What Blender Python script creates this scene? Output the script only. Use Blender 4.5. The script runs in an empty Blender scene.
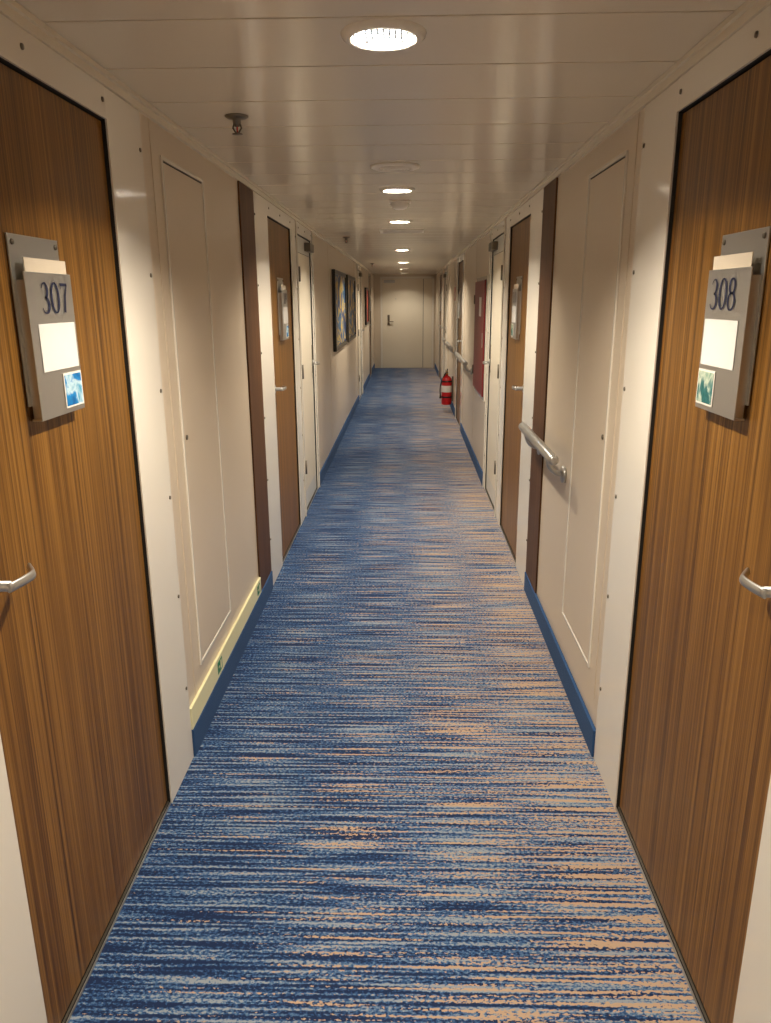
import bpy, bmesh, math, random
from mathutils import Matrix, Vector
random.seed(4)
scene = bpy.context.scene
W = {-1: 0.753, 1: 0.663}      # half distances of the two walls from the camera axis
CEIL = 2.09
Y0, Y1 = -2.6, 17.85

# ------------------------------------------------------------------ materials
def new_mat(name):
    m = bpy.data.materials.new(name); m.use_nodes = True
    nt = m.node_tree; b = nt.nodes['Principled BSDF']
    return m, nt, b
def srgb(r, g, b):
    f = lambda c: (c/255/12.92) if c/255 <= 0.04045 else ((c/255+0.055)/1.055)**2.4
    return (f(r), f(g), f(b), 1)
def simple(name, col, rough=0.5, metal=0.0, bump=0.0, bscale=60, var=0.0):
    m, nt, b = new_mat(name)
    b.inputs['Base Color'].default_value = col
    b.inputs['Roughness'].default_value = rough
    b.inputs['Metallic'].default_value = metal
    tc = nt.nodes.new('ShaderNodeTexCoord'); n = nt.nodes.new('ShaderNodeTexNoise')
    n.inputs['Scale'].default_value = bscale; n.inputs['Detail'].default_value = 3
    nt.links.new(tc.outputs['Object'], n.inputs['Vector'])
    if var > 0:
        mx = nt.nodes.new('ShaderNodeMix'); mx.data_type = 'RGBA'
        mx.inputs['A'].default_value = tuple(c*(1-var) for c in col[:3])+(1,)
        mx.inputs['B'].default_value = tuple(min(1, c*(1+var)) for c in col[:3])+(1,)
        nt.links.new(n.outputs['Fac'], mx.inputs['Factor'])
        nt.links.new(mx.outputs['Result'], b.inputs['Base Color'])
    if bump > 0:
        bp = nt.nodes.new('ShaderNodeBump'); bp.inputs['Strength'].default_value = bump
        bp.inputs['Distance'].default_value = 0.002
        nt.links.new(n.outputs['Fac'], bp.inputs['Height'])
        nt.links.new(bp.outputs['Normal'], b.inputs['Normal'])
    return m
def wood(name, cols, rough=0.38, fine=70):
    m, nt, b = new_mat(name)
    tc = nt.nodes.new('ShaderNodeTexCoord'); mp = nt.nodes.new('ShaderNodeMapping')
    mp.inputs['Scale'].default_value = (fine, fine, 0.5)
    n = nt.nodes.new('ShaderNodeTexNoise'); n.inputs['Scale'].default_value = 1.0
    n.inputs['Detail'].default_value = 4; n.inputs['Roughness'].default_value = 0.62
    mp2 = nt.nodes.new('ShaderNodeMapping'); mp2.inputs['Scale'].default_value = (280, 280, 2)
    n2 = nt.nodes.new('ShaderNodeTexNoise'); n2.inputs['Scale'].default_value = 1.0
    nt.links.new(tc.outputs['Object'], mp.inputs[0]); nt.links.new(tc.outputs['Object'], mp2.inputs[0])
    nt.links.new(mp.outputs[0], n.inputs['Vector']); nt.links.new(mp2.outputs[0], n2.inputs['Vector'])
    ad = nt.nodes.new('ShaderNodeMath'); ad.operation = 'MULTIPLY_ADD'
    ad.inputs[1].default_value = 0.45; nt.links.new(n2.outputs['Fac'], ad.inputs[0])
    nt.links.new(n.outputs['Fac'], ad.inputs[2])
    r = nt.nodes.new('ShaderNodeValToRGB'); e = r.color_ramp.elements
    pos = [0.54, 0.66, 0.77, 0.93]
    e[0].position = pos[0]; e[0].color = cols[0]; e[1].position = pos[3]; e[1].color = cols[3]
    for p, c in ((pos[1], cols[1]), (pos[2], cols[2])):
        x = e.new(p); x.color = c
    nt.links.new(ad.outputs[0], r.inputs[0]); nt.links.new(r.outputs[0], b.inputs['Base Color'])
    b.inputs['Roughness'].default_value = rough
    b.inputs['Specular IOR Level'].default_value = 0.3
    return m

M = {}
M['wall'] = simple('wall_laminate', srgb(210, 194, 172), 0.3, bump=0.04, bscale=300, var=0.02)
M['frame'] = simple('frame_paint', srgb(233, 226, 213), 0.1, bump=0.05, bscale=6)
M['ceil'] = simple('ceiling_panel', srgb(228, 217, 196), 0.2, var=0.01)
M['dark'] = simple('dark_gap', srgb(30, 26, 22), 0.7, var=0.1)
M['wood'] = wood('door_wood', [srgb(74, 46, 15), srgb(104, 68, 23), srgb(126, 86, 33), srgb(150, 108, 50)], 0.36, 125)
M['wood2'] = wood('dark_wood', [srgb(54, 32, 16), srgb(74, 46, 24), srgb(88, 56, 30), srgb(106, 70, 40)], 0.5, 120)
M['steel'] = simple('brushed_steel', srgb(190, 189, 186), 0.33, 0.88, bump=0.08, bscale=200)
M['steeld'] = simple('dull_steel', srgb(120, 112, 100), 0.4, 0.9, bump=0.05, bscale=100)
M['card'] = simple('cream_card', srgb(214, 200, 178), 0.7, var=0.02)
M['paper'] = simple('white_paper', srgb(224, 221, 216), 0.8, var=0.01)
M['ink'] = simple('navy_ink', srgb(24, 30, 60), 0.5, var=0.05)
M['bluebase'] = simple('carpet_cove', srgb(38, 74, 118), 0.95, bump=0.6, bscale=400, var=0.25)
M['lumi'] = simple('luminescent_strip', srgb(230, 224, 180), 0.4, var=0.02)
M['green'] = simple('green_sticker', srgb(10, 120, 70), 0.4, var=0.05)
M['black'] = simple('black_plastic', srgb(22, 22, 22), 0.4, var=0.1)
M['blackf'] = simple('black_frame', srgb(18, 16, 14), 0.3, var=0.1)
M['red'] = simple('red_enamel', srgb(190, 16, 24), 0.3, var=0.04)
M['maroon'] = simple('maroon_panel', srgb(120, 30, 34), 0.45, var=0.04)
M['white'] = simple('white_plastic', srgb(236, 230, 220), 0.4, var=0.02)
M['brass'] = simple('brass', srgb(180, 150, 90), 0.3, 1.0)
M['doorw'] = simple('painted_door', srgb(226, 215, 194), 0.3, bump=0.04, bscale=12)
M['doorg'] = simple('grey_door_face', srgb(208, 206, 198), 0.3, var=0.02)
M['louvre'] = simple('lens_ribs', srgb(190, 206, 226), 0.4, var=0.02)

def art(name, stops, scale, stretch):
    m, nt, b = new_mat(name)
    tc = nt.nodes.new('ShaderNodeTexCoord'); mp = nt.nodes.new('ShaderNodeMapping')
    mp.inputs['Scale'].default_value = stretch
    n = nt.nodes.new('ShaderNodeTexNoise'); n.inputs['Scale'].default_value = scale
    n.inputs['Detail'].default_value = 5; n.inputs['Distortion'].default_value = 0.8
    r = nt.nodes.new('ShaderNodeValToRGB'); e = r.color_ramp.elements
    e[0].position = stops[0][0]; e[0].color = stops[0][1]
    e[1].position = stops[-1][0]; e[1].color = stops[-1][1]
    for p, c in stops[1:-1]:
        x = e.new(p); x.color = c
    nt.links.new(tc.outputs['Object'], mp.inputs[0]); nt.links.new(mp.outputs[0], n.inputs['Vector'])
    nt.links.new(n.outputs['Fac'], r.inputs[0]); nt.links.new(r.outputs[0], b.inputs['Base Color'])
    b.inputs['Roughness'].default_value = 0.5
    b.inputs['Specular IOR Level'].default_value = 0.2
    return m
M['snap'] = art('cruise_snapshot', [(0.3, srgb(10, 70, 140)), (0.48, srgb(30, 130, 195)), (0.56, srgb(190, 215, 225)), (0.7, srgb(60, 150, 190))], 16, (1, 1, 1))
M['snap2'] = art('reef_snapshot', [(0.3, srgb(20, 60, 60)), (0.48, srgb(50, 110, 110)), (0.58, srgb(190, 200, 180)), (0.7, srgb(90, 140, 120))], 20, (1, 1, 1))
M['art1'] = art('seascape_art', [(0.3, srgb(8, 20, 50)), (0.45, srgb(24, 66, 116)), (0.52, srgb(205, 170, 60)), (0.57, srgb(40, 96, 140)), (0.75, srgb(12, 28, 60))], 2.2, (1, 1, 2))
M['art2'] = art('sunset_art', [(0.3, srgb(40, 16, 14)), (0.5, srgb(150, 50, 30)), (0.7, srgb(60, 60, 70))], 3, (1, 1, 1))

# carpet -------------------------------------------------------------
def carpet():
    m, nt, b = new_mat('streaked_carpet'); L = nt.links.new
    N = lambda t: nt.nodes.new(t)
    def math_(op, a, bb=None, c=None):
        n = N('ShaderNodeMath'); n.operation = op
        for i, v in enumerate((a, bb, c)):
            if v is None: continue
            if isinstance(v, (int, float)): n.inputs[i].default_value = v
            else: L(v, n.inputs[i])
        return n.outputs[0]
    tc = N('ShaderNodeTexCoord'); s = N('ShaderNodeSeparateXYZ'); L(tc.outputs['Object'], s.inputs[0])
    x, y = s.outputs[0], s.outputs[1]
    def noise(vx, vy, det=2.0, z=0.0, rough=0.5):
        c = N('ShaderNodeCombineXYZ'); L(vx, c.inputs[0]); L(vy, c.inputs[1]); c.inputs[2].default_value = z
        n = N('ShaderNodeTexNoise'); n.inputs['Scale'].default_value = 1.0
        n.inputs['Detail'].default_value = det; n.inputs['Roughness'].default_value = rough
        L(c.outputs[0], n.inputs['Vector']); return n.outputs['Fac']
    # long cross-wise rows, jagged dash break-up, broad drift
    A = noise(math_('MULTIPLY', x, 3.0), math_('MULTIPLY', y, 100.0), 0.5)
    B = noise(math_('MULTIPLY', x, 100.0), math_('MULTIPLY', y, 170.0), 2.0, 3.0, 0.6)
    C = noise(math_('MULTIPLY', x, 1.1), math_('MULTIPLY', y, 1.2), 1.0, 7.0)
    v = math_('MULTIPLY_ADD', B, 1.0, A)
    v = math_('ADD', v, math_('MULTIPLY', C, 0.12))
    v = math_('ADD', v, math_('MULTIPLY', x, 0.08))
    r = N('ShaderNodeValToRGB'); r.color_ramp.interpolation = 'CONSTANT'; e = r.color_ramp.elements
    v2 = math_('MULTIPLY', v, 0.8); L(v2, r.inputs[0])
    e[0].position = 0; e[0].color = srgb(30, 44, 76)
    e[1].position = 0.8*0.985; e[1].color = srgb(44, 74, 116)
    q = e.new(0.8*1.085); q.color = srgb(80, 108, 142)
    q = e.new(0.8*1.19); q.color = srgb(138, 146, 154)
    T = noise(math_('MULTIPLY', x, 2.8), math_('MULTIPLY', y, 100.0), 0.5, 11.0)
    B2 = noise(math_('MULTIPLY', x, 90.0), math_('MULTIPLY', y, 160.0), 2.0, 23.0, 0.6)
    t = math_('ADD', math_('MULTIPLY_ADD', B2, 0.85, T), math_('MULTIPLY', x, 0.20))
    t = math_('ADD', t, math_('MULTIPLY', C, 0.06))
    g = math_('GREATER_THAN', t, 1.10)
    mx = N('ShaderNodeMix'); mx.data_type = 'RGBA'
    L(g, mx.inputs['Factor']); L(r.outputs[0], mx.inputs['A']); mx.inputs['B'].default_value = srgb(176, 150, 126)
    L(mx.outputs['Result'], b.inputs['Base Color'])
    b.inputs['Roughness'].default_value = 0.95
    b.inputs['Specular IOR Level'].default_value = 0.15
    bp = N('ShaderNodeBump'); bp.inputs['Strength'].default_value = 0.35; bp.inputs['Distance'].default_value = 0.003
    L(B, bp.inputs['Height']); L(bp.outputs['Normal'], b.inputs['Normal'])
    return m
M['carpet'] = carpet()

# ------------------------------------------------------------------ mesh builder
class MB:
    def __init__(s):
        s.bm = bmesh.new(); s.mats = []
    def mi(s, mat):
        if mat not in s.mats: s.mats.append(mat)
        return s.mats.index(mat)
    def box(s, a, b, mat, bevel=0):
        lo = [min(a[i], b[i]) for i in range(3)]; hi = [max(a[i], b[i]) for i in range(3)]
        r = bmesh.ops.create_cube(s.bm, size=1.0, matrix=Matrix.Translation([(lo[i]+hi[i])/2 for i in range(3)]) @ Matrix.Diagonal([hi[i]-lo[i] for i in range(3)]+[1]))
        vs = r['verts']
        if bevel > 0:
            es = list({e for v in vs for e in v.link_edges})
            rr = bmesh.ops.bevel(s.bm, geom=es, offset=bevel, segments=2, affect='EDGES', profile=0.5)
            fs = list({f for v in rr['verts'] for f in v.link_faces})
        else:
            fs = list({f for v in vs for f in v.link_faces})
        k = s.mi(mat)
        for f in fs: f.material_index = k
    def lathe(s, origin, axis, prof, mat, seg=32, smooth=True):
        """prof: list of (radius, distance along axis)"""
        ax = Vector(axis).normalized(); t = ax.orthogonal().normalized(); u = ax.cross(t)
        o = Vector(origin); k = s.mi(mat); rings = []
        for r, d in prof:
            if r < 1e-6: rings.append([s.bm.verts.new(o+ax*d)])
            else: rings.append([s.bm.verts.new(o+ax*d+(t*math.cos(2*math.pi*i/seg)+u*math.sin(2*math.pi*i/seg))*r) for i in range(seg)])
        for a, b in zip(rings, rings[1:]):
            for i in range(seg):
                j = (i+1) % seg
                if len(a) == 1 and len(b) == 1: continue
                if len(a) == 1: f = s.bm.faces.new((a[0], b[i], b[j]))
                elif len(b) == 1: f = s.bm.faces.new((a[i], a[j], b[0]))
                else: f = s.bm.faces.new((a[i], a[j], b[j], b[i]))
                f.material_index = k; f.smooth = smooth
    def tube(s, pts, rad, mat, seg=12, sx=1.0, up=(0, 0, 1)):
        """swept tube, rad scalar or list; sx scales along the 'up' direction"""
        pts = [Vector(p) for p in pts]; k = s.mi(mat); rings = []
        n = len(pts)
        for i, p in enumerate(pts):
            d = (pts[min(i+1, n-1)]-pts[max(i-1, 0)]).normalized()
            side = d.cross(Vector(up))
            if side.length < 1e-3: side = d.orthogonal()
            side.normalize(); u2 = side.cross(d).normalized()
            r = rad[i] if isinstance(rad, (list, tuple)) else rad
            rings.append([s.bm.verts.new(p+side*math.cos(2*math.pi*j/seg)*r+u2*math.sin(2*math.pi*j/seg)*r*sx) for j in range(seg)])
        for a, b in zip(rings, rings[1:]):
            for i in range(seg):
                j = (i+1) % seg
                f = s.bm.faces.new((a[i], a[j], b[j], b[i])); f.material_index = k; f.smooth = True
        f = s.bm.faces.new(rings[0]); f.material_index = k
        f = s.bm.faces.new(rings[-1][::-1]); f.material_index = k
    def ribbon(s, pts, ws, mapf, mat, closed=False):
        k = s.mi(mat); n = len(pts); row = []
        for i in range(n):
            if closed: a, b = pts[(i-1) % n], pts[(i+1) % n]
            else: a, b = pts[max(i-1, 0)], pts[min(i+1, n-1)]
            d = Vector((b[0]-a[0], b[1]-a[1])).normalized(); nn = Vector((-d.y, d.x)); w = ws[i]/2
            p = Vector(pts[i])
            row.append((s.bm.verts.new(mapf(*(p+nn*w))), s.bm.verts.new(mapf(*(p-nn*w)))))
        for i in range(n if closed else n-1):
            a = row[i]; b = row[(i+1) % n]
            f = s.bm.faces.new((a[0], b[0], b[1], a[1])); f.material_index = k
    def obj(s, name, center=True, parent=None):
        bmesh.ops.recalc_face_normals(s.bm, faces=s.bm.faces)
        me = bpy.data.meshes.new(name); s.bm.to_mesh(me); s.bm.free()
        for m in s.mats: me.materials.append(m)
        o = bpy.data.objects.new(name, me); scene.collection.objects.link(o)
        if center and len(me.vertices):
            xs = [v.co for v in me.vertices]
            c = Vector([(min(v[i] for v in xs)+max(v[i] for v in xs))/2 for i in range(3)])
            me.transform(Matrix.Translation(-c)); o.location = c
        if parent: o.parent = parent
        return o
def X(s, off): return s*(W[s]-off)
def sbox(mb, s, off0, off1, y0, y1, z0, z1, mat, bevel=0):
    mb.box((X(s, off0), y0, z0), (X(s, off1), y1, z1), mat, bevel)

# ------------------------------------------------------------------ layout
TOP = 1.985
LEAF = -0.008     # leaf face, measured out from the wall face
doors = {
 -1: [(1.21, 2.055, 0.95, 2.31, 'wood'), (4.30, 5.14, 3.92, 5.36, 'wood'), (5.45, 6.20, 5.361, 6.28, 'white'),
      (12.0, 12.8, 11.85, 12.95, 'white'), (15.5, 16.3, 15.35, 16.45, 'wood')],
  1: [(1.20, 2.055, 0.95, 2.33, 'wood'), (4.30, 5.14, 3.92, 5.36, 'wood'), (5.45, 6.20, 5.361, 6.28, 'white'),
      (9.3, 10.15, 9.1, 10.3, 'wood'), (12.9, 13.7, 12.75, 13.85, 'white'), (14.8, 15.6, 14.6, 15.75, 'wood')]}

# ------------------------------------------------------------------ floor
mb = MB(); mb.box((-0.95, Y0, -0.1), (0.87, Y1+0.1, 0.0), M['carpet']); mb.obj('floor', center=False)

# ------------------------------------------------------------------ walls
for s, nm in ((-1, 'left'), (1, 'right')):
    mb = MB(); y = Y0
    for (a, b, fa, fb, k) in doors[s]:
        sbox(mb, s, 0, -0.09, y, a-0.012, 0, CEIL, M['wall'])
        sbox(mb, s, 0, -0.09, a-0.012, b+0.012, TOP+0.012, CEIL, M['wall'])
        y = b+0.012
    sbox(mb, s, 0, -0.09, y, Y1, 0, CEIL, M['wall'])
    mb.obj('wall_'+nm, center=False)
    # cornice where wall meets ceiling
    mb = MB()
    sbox(mb, s, 0.0, 0.012, Y0, Y1, CEIL-0.03, CEIL-0.001, M['ceil'])
    sbox(mb, s, 0.012, 0.022, Y0, Y1, CEIL-0.012, CEIL-0.001, M['ceil'])
    mb.obj('trim_cornice_'+nm, center=False)
    # carpet cove base on the plain stretches
    mb = MB(); y = Y0
    ranges = []
    for (a, b, fa, fb, k) in doors[s]:
        if fa-y > 0.05: ranges.append((y, fa))
        y = fb
    ranges.append((y, Y1))
    for (a, b) in ranges:
        sbox(mb, s, 0, 0.013, a+0.001, b-0.001, 0, 0.105, M['bluebase'], 0.003)
    mb.obj('baseboard_'+nm, center=False)
    # vertical panel joints
    mb = MB()
    for yy in ([-1.2, -0.1, 2.40, 7.56, 8.9 if s > 0 else 11.3, 11.0 if s > 0 else 11.15, 12.2 if s > 0 else 13.4, 14.3 if s > 0 else 13.8, 16.9]):
        sbox(mb, s, 0, 0.002, yy, yy+0.010, 0.19, CEIL-0.03, M['wall'])
        sbox(mb, s, 0, 0.0006, yy+0.010, yy+0.0115, 0.19, CEIL-0.03, M['dark'])
    mb.obj('trim_joints_'+nm, center=False)

mb = MB(); mb.box((-0.9, Y1, 0), (0.8, Y1+0.1, CEIL), M['wall']); mb.obj('wall_end', center=False)
mb = MB(); mb.box((-0.9, Y0-0.1, 0), (0.8, Y0, CEIL), M['wall']); mb.obj('wall_back', center=False)

# ------------------------------------------------------------------ ceiling planks with lamp cut-outs
lampY = [-1.7, -0.1, 1.81, 4.15, 5.77, 9.0, 12.1, 14.6, 17.1]
lampK = [0.8, 0.75, 1.0, 1.0, 0.95, 1.1, 1.0, 0.7, 0.38]
LX = -0.05
mb = MB(); pitch = 0.325
y = 2.035 - pitch*16
while y < Y1+0.1:
    mb.box((-0.9, y+0.0035, CEIL), (0.8, y+pitch-0.0035, CEIL+0.012), M['ceil'], 0.0015)
    y += pitch
ceil = mb.obj('ceiling', center=False)
mb = MB()
for ly in lampY:
    mb.lathe((LX, ly, CEIL-0.05), (0, 0, 1), [(0, 0), (0.070, 0), (0.070, 0.3), (0, 0.3)], M['dark'], 40)
cut = mb.obj('cutter', center=False)
md = ceil.modifiers.new('b', 'BOOLEAN'); md.object = cut; md.operation = 'DIFFERENCE'; md.solver = 'EXACT'
bpy.context.view_layer.update()
dg = bpy.context.evaluated_depsgraph_get()
me2 = bpy.data.meshes.new_from_object(ceil.evaluated_get(dg))
ceil.modifiers.clear(); ceil.data = me2
bpy.data.objects.remove(cut)

def refl():
    m, nt, b = new_mat('faceted_reflector')
    b.inputs['Metallic'].default_value = 1; b.inputs['Roughness'].default_value = 0.2
    b.inputs['Base Color'].default_value = (0.62, 0.68, 0.78, 1)
    return m
M['refl'] = refl()
for i, ly in enumerate(lampY):
    root = bpy.data.objects.new('recessed_downlight', None); scene.collection.objects.link(root)
    root.location = (LX, ly, CEIL)
    mb = MB()
    mb.lathe((0, 0, 0), (0, 0, 1), [(0.066, 0.02), (0.066, -0.004), (0.070, -0.012), (0.080, -0.013), (0.089, -0.006), (0.091, 0.0)], M['frame'], 48)
    mb.obj('trim_ring', center=False, parent=root)
    mb = MB(); k = mb.mi(M['refl'])
    prof = [(0.065, 0.0), (0.064, 0.008), (0.062, 0.016), (0.059, 0.025), (0.055, 0.034), (0.050, 0.043), (0.043, 0.052), (0.034, 0.059), (0.022, 0.063)]
    nseg = 28
    ring = [[mb.bm.verts.new((r*math.cos(2*math.pi*(j+0.5*(q % 2))/nseg), r*math.sin(2*math.pi*(j+0.5*(q % 2))/nseg), d)) for j in range(nseg)] for q, (r, d) in enumerate(prof)]
    for q in range(len(prof)-1):
        for j in range(nseg):
            a, b_, c, d_ = ring[q][j], ring[q][(j+1) % nseg], ring[q+1][(j+1) % nseg], ring[q+1][j]
            tri = ((a, b_, c), (a, c, d_)) if q % 2 else ((a, b_, d_), (b_, c, d_))
            for t3 in tri:
                f = mb.bm.faces.new(t3); f.material_index = k
    f = mb.bm.faces.new(ring[-1]); f.material_index = k
    mb.obj('reflector', center=False, parent=root)
    # ribbed anti-glare grille just inside the ring
    mb = MB(); R = 0.066
    for n in range(-5, 6):
        g = n*0.0125; h = math.sqrt(max(0, R*R-g*g))
        if h > 0.012: mb.box((g-0.0024, -h, 0.0010), (g+0.0024, h, 0.0014), M['louvre'])
    for n in (-2, -1, 0, 1, 2):
        g = n*0.025; h = math.sqrt(max(0, R*R-g*g))
        mb.box((-h, g-0.0040, 0.0006), (h, g+0.0040, 0.0010), M['louvre'])
    mb.obj('ribbed_grille', center=False, parent=root)
    ld = bpy.data.lights.new('lamp', 'AREA'); ld.shape = 'DISK'; ld.size = 0.07
    ld.energy = 88*lampK[i]; ld.color = (1.0, 0.90, 0.745)
    lo = bpy.data.objects.new('lamp', ld); scene.collection.objects.link(lo); lo.parent = root
    lo.location = (0, 0, 0.036)

# ------------------------------------------------------------------ door hardware
def lever(mb, s, ypiv, z, off, direc=1, L=0.11):
    x0 = X(s, off)
    mb.lathe((x0, ypiv, z), (-s, 0, 0), [(0, 0), (0.026, 0), (0.026, 0.006), (0.022, 0.009), (0.010, 0.010), (0.010, 0.050), (0, 0.051)], M['steel'], 24)
    pts = []
    for t in [i/12 for i in range(13)]:
        yy = ypiv - 0.010*direc + (L+0.010)*direc*t
        o = 0.050 + 0.010*math.sin(t*math.pi*0.8) - 0.022*max(0, t-0.65)/0.35
        pts.append((X(s, off+o), yy, z))
    mb.tube(pts, [0.005]*13, M['steel'], 12, sx=1.9)

def plate(s, ya, digits):
    """name-plate holder on the leaf: steel back plate, raised front panel, card, note, snapshot, number"""
    b0 = LEAF+0.001
    mb = MB()
    yn, yf = ya, ya+0.215
    F = 0.022
    sbox(mb, s, b0, b0+0.004, yn, yf, 1.345, 1.675, M['steel'], 0.001)
    sbox(mb, s, b0+F, b0+F+0.003, yn+0.005, yf-0.002, 1.315, 1.605, M['steel'], 0.001)
    sbox(mb, s, b0+0.004, b0+F, yn+0.005, yf-0.002, 1.315, 1.319, M['steel'])
    sbox(mb, s, b0+0.004, b0+F, yn+0.012, yn+0.016, 1.319, 1.59, M['steel'])
    sbox(mb, s, b0+0.004, b0+F, yf-0.012, yf-0.008, 1.319, 1.59, M['steel'])
    for yy in (yn+0.015, yf-0.015):
        mb.lathe((X(s, b0+0.004), yy, 1.66), (-s, 0, 0), [(0, 0), (0.006, 0), (0.005, 0.003), (0, 0.0035)], M['steeld'], 12)
    sbox(mb, s, b0+F-0.003, b0+F-0.0015, yn+0.02, yf-0.01, 1.50, 1.632, M['card'])
    o = b0+F+0.0035
    sbox(mb, s, o, o+0.001, yn+0.035, yf-0.012, 1.410, 1.505, M['paper'])
    sbox(mb, s, o, o+0.0015, yf-0.098, yf-0.008, 1.326, 1.400, M['white'])
    sbox(mb, s, o+0.0015, o+0.002, yf-0.094, yf-0.012, 1.330, 1.396, M['snap' if s < 0 else 'snap2'])
    h = 0.060; cw = 0.044; total = cw*len(digits)
    yc = yn+0.125
    for i, d in enumerate(digits):
        c = -total/2+cw*(i+0.5)
        def mf(a, b_, c=c):
            u = (c+a); return Vector((X(s, o+0.0008), yc+(u if s < 0 else -u), 1.556+b_))
        n = 24
        if d == '0':
            P = [(0.0165*math.cos(t), h/2*math.sin(t)) for t in [2*math.pi*k/n for k in range(n)]]
            Wd = [0.003+0.006*abs(math.cos(2*math.pi*k/n)) for k in range(n)]
            mb.ribbon(P, Wd, mf, M['ink'], True)
        elif d == '8':
            for (cy, rx, ry) in ((0.015, 0.0125, 0.0145), (-0.0145, 0.0155, 0.0165)):
                P = [(rx*math.cos(t), cy+ry*math.sin(t)) for t in [2*math.pi*k/n for k in range(n)]]
                Wd = [0.003+0.005*abs(math.cos(2*math.pi*k/n)) for k in range(n)]
                mb.ribbon(P, Wd, mf, M['ink'], True)
        elif d == '3':
            for (cy, rx, ry, a0, a1) in ((0.0145, 0.0125, 0.0145, 160, -90), (-0.0145, 0.0155, 0.0155, 90, -160)):
                A = [math.radians(a0+(a1-a0)*k/n) for k in range(n+1)]
                mb.ribbon([(rx*math.cos(t)-0.002, cy+ry*math.sin(t)) for t in A], [0.003+0.006*max(0, math.cos(t)) for t in A], mf, M['ink'])
        elif d == '7':
            mb.ribbon([(-0.016, 0.027), (0.016, 0.027)], [0.006, 0.006], mf, M['ink'])
            mb.ribbon([(-0.0155, 0.030), (-0.0155, 0.018)], [0.003, 0.002], mf, M['ink'])
            mb.ribbon([(0.0155, 0.028), (0.004, 0.005), (-0.003, -0.03)], [0.004, 0.007, 0.009], mf, M['ink'])
        elif d == '9' or d == '6':
            sg = 1 if d == '9' else -1
            P = [(0.0145*math.cos(t), sg*0.012+0.016*math.sin(t)) for t in [2*math.pi*k/n for k in range(n)]]
            mb.ribbon(P, [0.003+0.005*abs(math.cos(2*math.pi*k/n)) for k in range(n)], mf, M['ink'], True)
            mb.ribbon([(sg*0.0145, sg*0.012), (sg*0.011, -sg*0.012), (-sg*0.008, -sg*0.03)], [0.007, 0.006, 0.003], mf, M['ink'])
        else:
            mb.ribbon([(0.0, 0.03), (0, -0.03)], [0.007, 0.007], mf, M['ink'])
            mb.ribbon([(-0.009, -0.0285), (0.009, -0.0285)], [0.003, 0.003], mf, M['ink'])
    mb.obj('room_number_plate')

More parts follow.
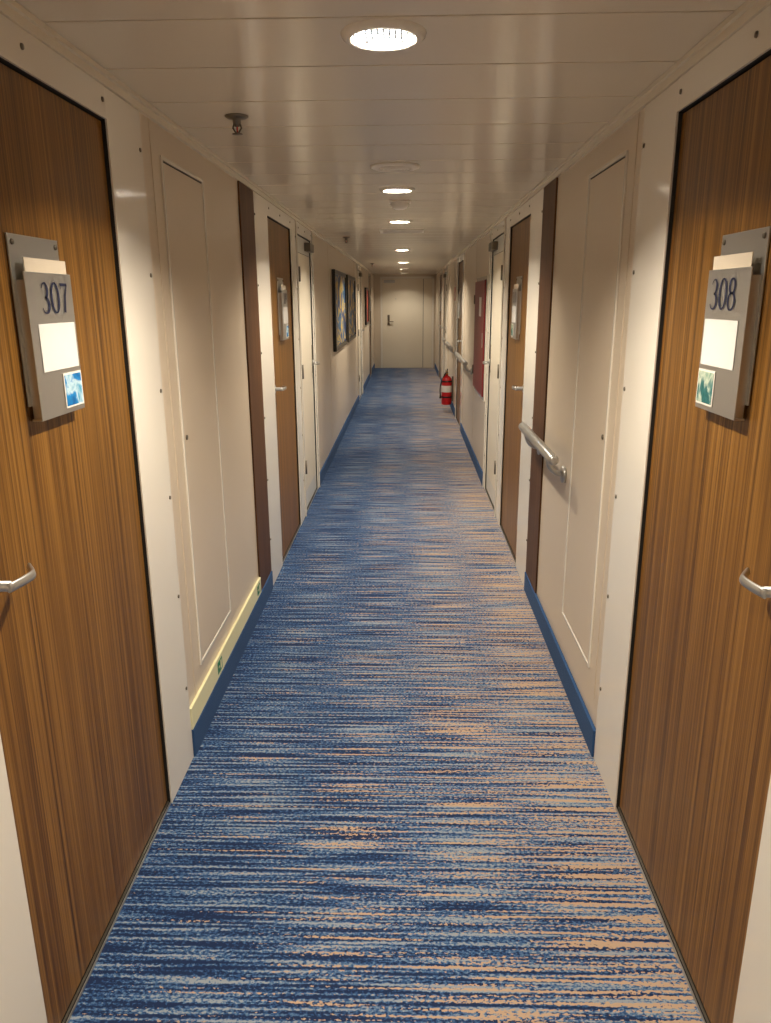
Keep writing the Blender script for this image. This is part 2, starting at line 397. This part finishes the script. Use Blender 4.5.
nums = {-1: ['307', '309', None, None, '311'], 1: ['308', '310', None, '306', None, '301']}
dn = 0; tn = 0
for s in (-1, 1):
    for idx, (a, b, fa, fb, kind) in enumerate(doors[s]):
        dn += 1; tn += 1
        fm = M['frame']
        mb = MB()
        sbox(mb, s, 0, 0.006, fa+0.001, a, 0.0, CEIL-0.031, fm, 0.0015)
        sbox(mb, s, 0, 0.006, b, fb-0.001, 0.0, CEIL-0.031, fm, 0.0015)
        sbox(mb, s, 0, 0.006, a, b, TOP, CEIL-0.031, fm)
        sbox(mb, s, 0.0, -0.055, a-0.011, a, 0, TOP, M['dark'])
        sbox(mb, s, 0.0, -0.055, b, b+0.011, 0, TOP, M['dark'])
        sbox(mb, s, 0.0, -0.055, a-0.011, b+0.011, TOP, TOP+0.011, M['dark'])
        if kind == 'white':
            for yy in (fa+0.004, fb-0.016):
                sbox(mb, s, 0.006, 0.014, yy, yy+0.012, 0, CEIL-0.03, fm, 0.002)
                sbox(mb, s, 0.006, 0.0068, yy-0.003, yy, 0, CEIL-0.03, M['steeld'])
        z = 0.28
        while z < 2.0:
            for yy in ((fb-0.022), (fa+0.022)):
                if yy > 0.9:
                    mb.lathe((X(s, 0.006), yy, z), (-s, 0, 0), [(0, 0), (0.0065, 0), (0.0055, 0.003), (0, 0.0035)], M['steeld'], 10)
            z += 0.335
        for yy in (a+0.05, (a+b)/2, b-0.02):
            mb.lathe((X(s, 0.006), yy, TOP+0.04), (-s, 0, 0), [(0, 0), (0.0065, 0), (0.0055, 0.003), (0, 0.0035)], M['steeld'], 10)
        mb.obj('trim_%d' % tn)
        mb = MB()
        sbox(mb, s, 0.002, -0.001, a, b, 0.0, 0.005, M['steel'])
        sbox(mb, s, -0.001, -0.005, a, b, 0.0, 0.003, M['dark'])
        sbox(mb, s, -0.005, -0.009, a, b, 0.0, 0.008, M['steeld'], 0.001)
        sbox(mb, s, -0.009, -0.060, a, b, 0.0, 0.004, M['dark'])
        mb.obj('threshold_strip')
        mb = MB()
        wm = M['wood'] if kind == 'wood' else M['doorg']
        sbox(mb, s, LEAF, LEAF-0.04, a+0.004, b-0.004, 0.014, TOP-0.005, wm, 0.001)
        if kind == 'wood':
            lever(mb, s, a+0.045, 1.055, LEAF, L=0.100)
            mb.lathe((X(s, LEAF), a+0.045, 1.12), (-s, 0, 0), [(0, 0), (0.016, 0), (0.015, 0.004), (0, 0.005)], M['steel'], 20)
        else:
            sbox(mb, s, LEAF, LEAF+0.0008, a+0.066, b-0.066, 0.146, TOP-0.116, M['dark'])
            sbox(mb, s, LEAF+0.0008, LEAF+0.004, a+0.07, b-0.07, 0.15, TOP-0.12, M['doorw'], 0.001)
            for z in (0.35, 1.05, 1.72):   # hinges
                mb.lathe((X(s, LEAF+0.016), a+0.014, z-0.05), (0, 0, 1), [(0, 0), (0.009, 0), (0.009, 0.1), (0, 0.1)], M['steeld'], 14)
                sbox(mb, s, LEAF, LEAF+0.007, a+0.012, a+0.05, z-0.05, z+0.05, M['steeld'])
            sbox(mb, s, LEAF, LEAF+0.006, b-0.085, b-0.035, 0.98, 1.2, M['steeld'], 0.001)
            lever(mb, s, b-0.06, 1.06, LEAF+0.006, -1)
            sbox(mb, s, LEAF, LEAF+0.045, b-0.30, b-0.06, TOP-0.09, TOP-0.03, M['steeld'], 0.004)
        mb.obj('door_%d' % dn)
        if nums[s][idx]:
            plate(s, (1.495 if idx == 0 else a+0.295), nums[s][idx])

# ------------------------------------------------------------------ wall access panels
for s in (-1, 1):
    mb = MB()
    ya, yb, za, zb = 2.485, 2.975, 0.265, 1.975
    w = 0.012
    sbox(mb, s, 0, 0.006, ya, ya+w, za, zb, M['frame'], 0.001)
    sbox(mb, s, 0, 0.006, yb-w, yb, za, zb, M['frame'], 0.001)
    sbox(mb, s, 0, 0.006, ya+w, yb-w, za, za+w, M['frame'], 0.001)
    sbox(mb, s, 0, 0.006, ya+w, yb-w, zb-w, zb, M['frame'], 0.001)
    sbox(mb, s, 0, 0.0008, ya+w, yb-w, za+w, zb-w, M['dark'])
    sbox(mb, s, 0.0008, 0.004, ya+w+0.006, yb-w-0.006, za+w+0.006, zb-w-0.006, M['wall'])
    mb.lathe((X(s, 0.004), ya+0.04, 1.1), (-s, 0, 0), [(0, 0), (0.009, 0), (0.008, 0.004), (0, 0.005)], M['steeld'], 16)
    mb.obj('wall_access_panel')
    mb = MB()
    sbox(mb, s, 0, 0.008, 3.60, 3.919, 0.106, CEIL-0.031, M['wood2'], 0.001)
    mb.obj('trim_wood_pilaster')

# photoluminescent strip, left
mb = MB()
sbox(mb, -1, 0, 0.011, 2.311, 3.599, 0.106, 0.188, M['lumi'], 0.002)
for yy in (2.68, 3.50):
    sbox(mb, -1, 0.011, 0.0118, yy, yy+0.07, 0.123, 0.171, M['green'])
    sbox(mb, -1, 0.0118, 0.0122, yy+0.04, yy+0.06, 0.129, 0.165, M['lumi'])
    sbox(mb, -1, 0.0118, 0.0122, yy+0.012, yy+0.03, 0.143, 0.151, M['lumi'])
mb.obj('trim_low_location_strip')

# ------------------------------------------------------------------ handrails
def handrail(s, ya, yb, z=0.925):
    mb = MB(); o = 0.075
    L = yb-ya
    ys_ = [0, 0.004, 0.012, L-0.012, L-0.004, L]
    rr = [0.012, 0.019, 0.022, 0.022, 0.019, 0.012]
    mb.tube([(X(s, o), ya+t, z) for t in ys_], rr, M['steel'], 20)
    k = max(2, int(L/0.9)+1)
    for i in range(k):
        yy = ya+0.13+(L-0.26)*i/(k-1)
        mb.lathe((X(s, 0.0085), yy, z-0.085), (-s, 0, 0), [(0, -0.008), (0.036, -0.008), (0.036, 0.004), (0.030, 0.007), (0, 0.008)], M['steel'], 24)
        P = []
        for t in [j/10 for j in range(11)]:
            an = t*math.pi/2
            P.append((X(s, 0.010+(o-0.010)*math.sin(an)), yy, z-0.085+0.07*(1-math.cos(an))))
        mb.tube(P, 0.010, M['steel'], 12, up=(0, 1, 0))
    mb.obj('handrail')
handrail(1, 2.97, 3.82)
handrail(1, 7.65, 9.05)
handrail(1, 10.35, 11.3)
handrail(1, 12.0, 12.7)

# ------------------------------------------------------------------ pictures on the left wall
def picture(s, ya, yb, za, zb, mat):
    mb = MB(); w = 0.045
    sbox(mb, s, 0.0, 0.035, ya, ya+w, za, zb, M['blackf'], 0.004)
    sbox(mb, s, 0.0, 0.035, yb-w, yb, za, zb, M['blackf'], 0.004)
    sbox(mb, s, 0.0, 0.035, ya+w, yb-w, za, za+w, M['blackf'], 0.004)
    sbox(mb, s, 0.0, 0.035, ya+w, yb-w, zb-w, zb, M['blackf'], 0.004)
    sbox(mb, s, 0.0, 0.022, ya+w, yb-w, za+w, zb-w, mat)
    mb.obj('framed_picture')
picture(-1, 7.90, 9.35, 1.03, 1.84, M['art1'])
picture(-1, 9.60, 11.05, 1.03, 1.84, M['art1'])
picture(-1, 14.0, 14.9, 1.1, 1.75, M['art2'])

# ------------------------------------------------------------------ maroon fire-hose cabinet
mb = MB()
ya, yb, za, zb = 6.45, 7.35, 0.74, 1.70
sbox(mb, 1, 0.001, 0.012, ya-0.03, yb+0.03, za-0.03, zb+0.03, M['frame'], 0.002)
sbox(mb, 1, 0.012, 0.014, ya, yb, za, zb, M['dark'])
sbox(mb, 1, 0.014, 0.026, ya+0.004, yb-0.004, za+0.004, zb-0.004, M['maroon'], 0.002)
sbox(mb, 1, 0.026, 0.032, ya+0.05, ya+0.08, 1.15, 1.27, M['steel'], 0.002)
for z in (0.9, 1.54):
    mb.lathe((X(1, 0.028), yb-0.004, z-0.04), (0, 0, 1), [(0, 0), (0.008, 0), (0.008, 0.08), (0, 0.08)], M['steeld'], 12)
sbox(mb, 1, 0.026, 0.0268, ya+0.25, ya+0.45, 1.4, 1.56, M['paper'])
mb.obj('fire_hose_cabinet')
mb = MB()
sbox(mb, 1, 0, 0.003, 10.75, 10.92, 1.52, 1.70, M['red'])
sbox(mb, 1, 0.003, 0.0036, 10.79, 10.83, 1.55, 1.66, M['paper'])
sbox(mb, 1, 0.003, 0.0036, 10.85, 10.89, 1.57, 1.62, M['paper'])
mb.obj('fire_extinguisher_sign')

# ------------------------------------------------------------------ fire extinguisher (hung on its bracket)
mb = MB(); ex, ey, ez = X(1, 0.092), 10.85, 0.09
mb.lathe((ex, ey, ez), (0, 0, 1), [(0, 0.004), (0.062, 0.0), (0.070, 0.006), (0.072, 0.03), (0.072, 0.34), (0.066, 0.372), (0.045, 0.398), (0.022, 0.41), (0.018, 0.43), (0, 0.431)], M['red'], 32)
mb.lathe((ex, ey, ez+0.18), (0, 0, 1), [(0.0725, 0), (0.0728, 0.001), (0.0728, 0.09), (0.0725, 0.091)], M['white'], 32)
mb.lathe((ex, ey, ez+0.425), (0, 0, 1), [(0, 0), (0.02, 0), (0.02, 0.03), (0.014, 0.034), (0.014, 0.055), (0, 0.056)], M['brass'], 20)
mb.box((ex-0.012, ey-0.10, ez+0.455), (ex+0.012, ey+0.015, ez+0.465), M['black'], 0.003)
mb.tube([(ex, ey+0.01, ez+0.478), (ex, ey-0.05, ez+0.49), (ex, ey-0.105, ez+0.505)], 0.009, M['black'], 10)
mb.lathe((ex-0.018, ey, ez+0.45), (-1, 0, 0), [(0, 0), (0.008, 0), (0.008, 0.008), (0.017, 0.008), (0.017, 0.018), (0, 0.019)], M['steel'], 18)
P = []
for t in [i/16 for i in range(17)]:
    a = t*math.pi
    P.append((ex-0.02-0.075*math.sin(a*0.62), ey-0.02, ez+0.45-0.30*t))
mb.tube(P, 0.009, M['black'], 10, up=(0, 1, 0))
mb.tube([(P[-1][0], P[-1][1], ez+0.155), (P[-1][0], P[-1][1], ez+0.09)], [0.010, 0.018], M['black'], 12, up=(0, 1, 0))
sbox(mb, 1, 0.0005, 0.02, ey-0.03, ey+0.03, ez+0.05, ez+0.40, M['steeld'])
for zz in (0.10, 0.32):
    mb.lathe((ex, ey, ez+zz), (0, 0, 1), [(0.0725, 0), (0.0745, 0.001), (0.0745, 0.02), (0.0725, 0.021)], M['black'], 32)
mb.obj('fire_extinguisher')

# ------------------------------------------------------------------ end door
mb = MB()
yf = Y1
mb.box((-0.60, yf-0.018, 0), (-0.555, yf, 2.03), M['frame'], 0.003)
mb.box((0.575, yf-0.018, 0), (0.62, yf, 2.03), M['frame'], 0.003)
mb.box((-0.60, yf-0.018, 1.99), (0.62, yf, 2.035), M['frame'], 0.003)
mb.obj('trim_end_door')
mb = MB()
mb.box((-0.55, yf-0.010, 0.01), (0.37, yf-0.0005, 1.985), M['doorw'], 0.001)
mb.box((0.382, yf-0.010, 0.01), (0.57, yf-0.0005, 1.985), M['doorw'], 0.001)
mb.box((0.370, yf-0.006, 0.01), (0.382, yf-0.0005, 1.985), M['steeld'])
mb.box((-0.44, yf-0.014, 0.98), (-0.39, yf-0.010, 1.2), M['steeld'], 0.001)
mb.lathe((-0.415, yf-0.014, 1.05), (0, -1, 0), [(0, 0), (0.011, 0), (0.011, 0.045), (0, 0.046)], M['steeld'], 16)
mb.tube([(-0.425, yf-0.055, 1.05), (-0.36, yf-0.060, 1.05), (-0.30, yf-0.055, 1.05)], 0.010, M['steeld'], 12)
mb.lathe((-0.25, yf-0.01, 1.55), (0, -1, 0), [(0, 0), (0.012, 0), (0.01, 0.004), (0, 0.004)], M['steel'], 16)
mb.box((-0.52, yf-0.05, 1.90), (-0.27, yf-0.010, 1.96), M['steel'], 0.004)
mb.obj('door_%d' % (dn+1))

# ------------------------------------------------------------------ ceiling fittings
def sprinkler(x, y):
    mb = MB(); c = CEIL
    mb.lathe((x, y, c), (0, 0, -1), [(0, 0), (0.036, 0), (0.036, 0.003), (0.028, 0.008), (0.013, 0.011), (0.012, 0.022), (0.008, 0.023), (0.008, 0.030), (0, 0.031)], M['steeld'], 24)
    for k in (-1, 1):
        mb.tube([(x+k*0.009, y, c-0.022), (x+k*0.013, y, c-0.034), (x+k*0.004, y, c-0.048)], 0.0025, M['steeld'], 8, up=(0, 1, 0))
    mb.tube([(x, y, c-0.028), (x, y, c-0.047)], 0.0025, M['red'], 8, up=(0, 1, 0))
    mb.lathe((x, y, c-0.047), (0, 0, -1), [(0, 0), (0.006, 0), (0.016, 0.003), (0.016, 0.005), (0, 0.006)], M['steeld'], 16)
    mb.obj('fire_sprinkler')
sprinkler(-0.52, 2.53); sprinkler(-0.545, 7.2); sprinkler(-0.54, 12.4)
mb = MB(); 
mb.lathe((-0.05, 3.47, CEIL), (0, 0, -1), [(0.09, 0), (0.105, 0.0), (0.105, 0.004), (0.092, 0.010), (0.084, 0.008), (0.060, 0.010), (0, 0.012)], M['white'], 48)
for r in (0.02, 0.035, 0.05, 0.065):
    mb.lathe((-0.05, 3.47, CEIL-0.0105), (0, 0, -1), [(r, -0.002), (r, 0.002), (r+0.006, 0.002), (r+0.006, -0.002)], M['white'], 40)
mb.obj('ceiling_speaker')
mb = MB()
mb.box((-0.10, 4.60, CEIL-0.008), (0.02, 4.72, CEIL), M['white'], 0.003)
mb.lathe((-0.04, 4.66, CEIL-0.008), (0, 0, -1), [(0.05, 0), (0.052, 0.012), (0.040, 0.03), (0.025, 0.036), (0, 0.037)], M['white'], 32)
mb.obj('smoke_detector')
mb = MB()
gx0, gx1, gy0, gy1 = -0.22, 0.14, 6.45, 6.72
for (a, b) in (((gx0, gy0), (gx1, gy0+0.02)), ((gx0, gy1-0.02), (gx1, gy1)), ((gx0, gy0+0.02), (gx0+0.02, gy1-0.02)), ((gx1-0.02, gy0+0.02), (gx1, gy1-0.02))):
    mb.box((a[0], a[1], CEIL-0.010), (b[0], b[1], CEIL), M['white'], 0.001)
mb.box((gx0+0.02, gy0+0.02, CEIL-0.002), (gx1-0.02, gy1-0.02, CEIL), M['dark'])
y = gy0+0.03
while y < gy1-0.03:
    mb.box((gx0+0.02, y, CEIL-0.008), (gx1-0.02, y+0.008, CEIL-0.002), M['white'])
    y += 0.02
mb.obj('ceiling_air_grille')

# ------------------------------------------------------------------ world, camera
w = bpy.data.worlds.new('w'); scene.world = w; w.use_nodes = True
w.node_tree.nodes['Background'].inputs[0].default_value = (0.02, 0.018, 0.015, 1)
w.node_tree.nodes['Background'].inputs[1].default_value = 1.0
cd = bpy.data.cameras.new('camera'); cam = bpy.data.objects.new('camera', cd); scene.collection.objects.link(cam)
cd.sensor_fit = 'VERTICAL'; cd.sensor_height = 36; cd.lens = 755*36/1023; cd.clip_start = 0.02
cam.matrix_world = Matrix.Translation((0, 0, 1.55)) @ Matrix.Rotation(math.radians(1.64), 4, 'Z') @ Matrix.Rotation(math.radians(90-15.72), 4, 'X') @ Matrix.Rotation(math.radians(-0.33), 4, 'Z')
scene.camera = cam
scene.view_settings.view_transform = 'Standard'
scene.view_settings.look = 'None'
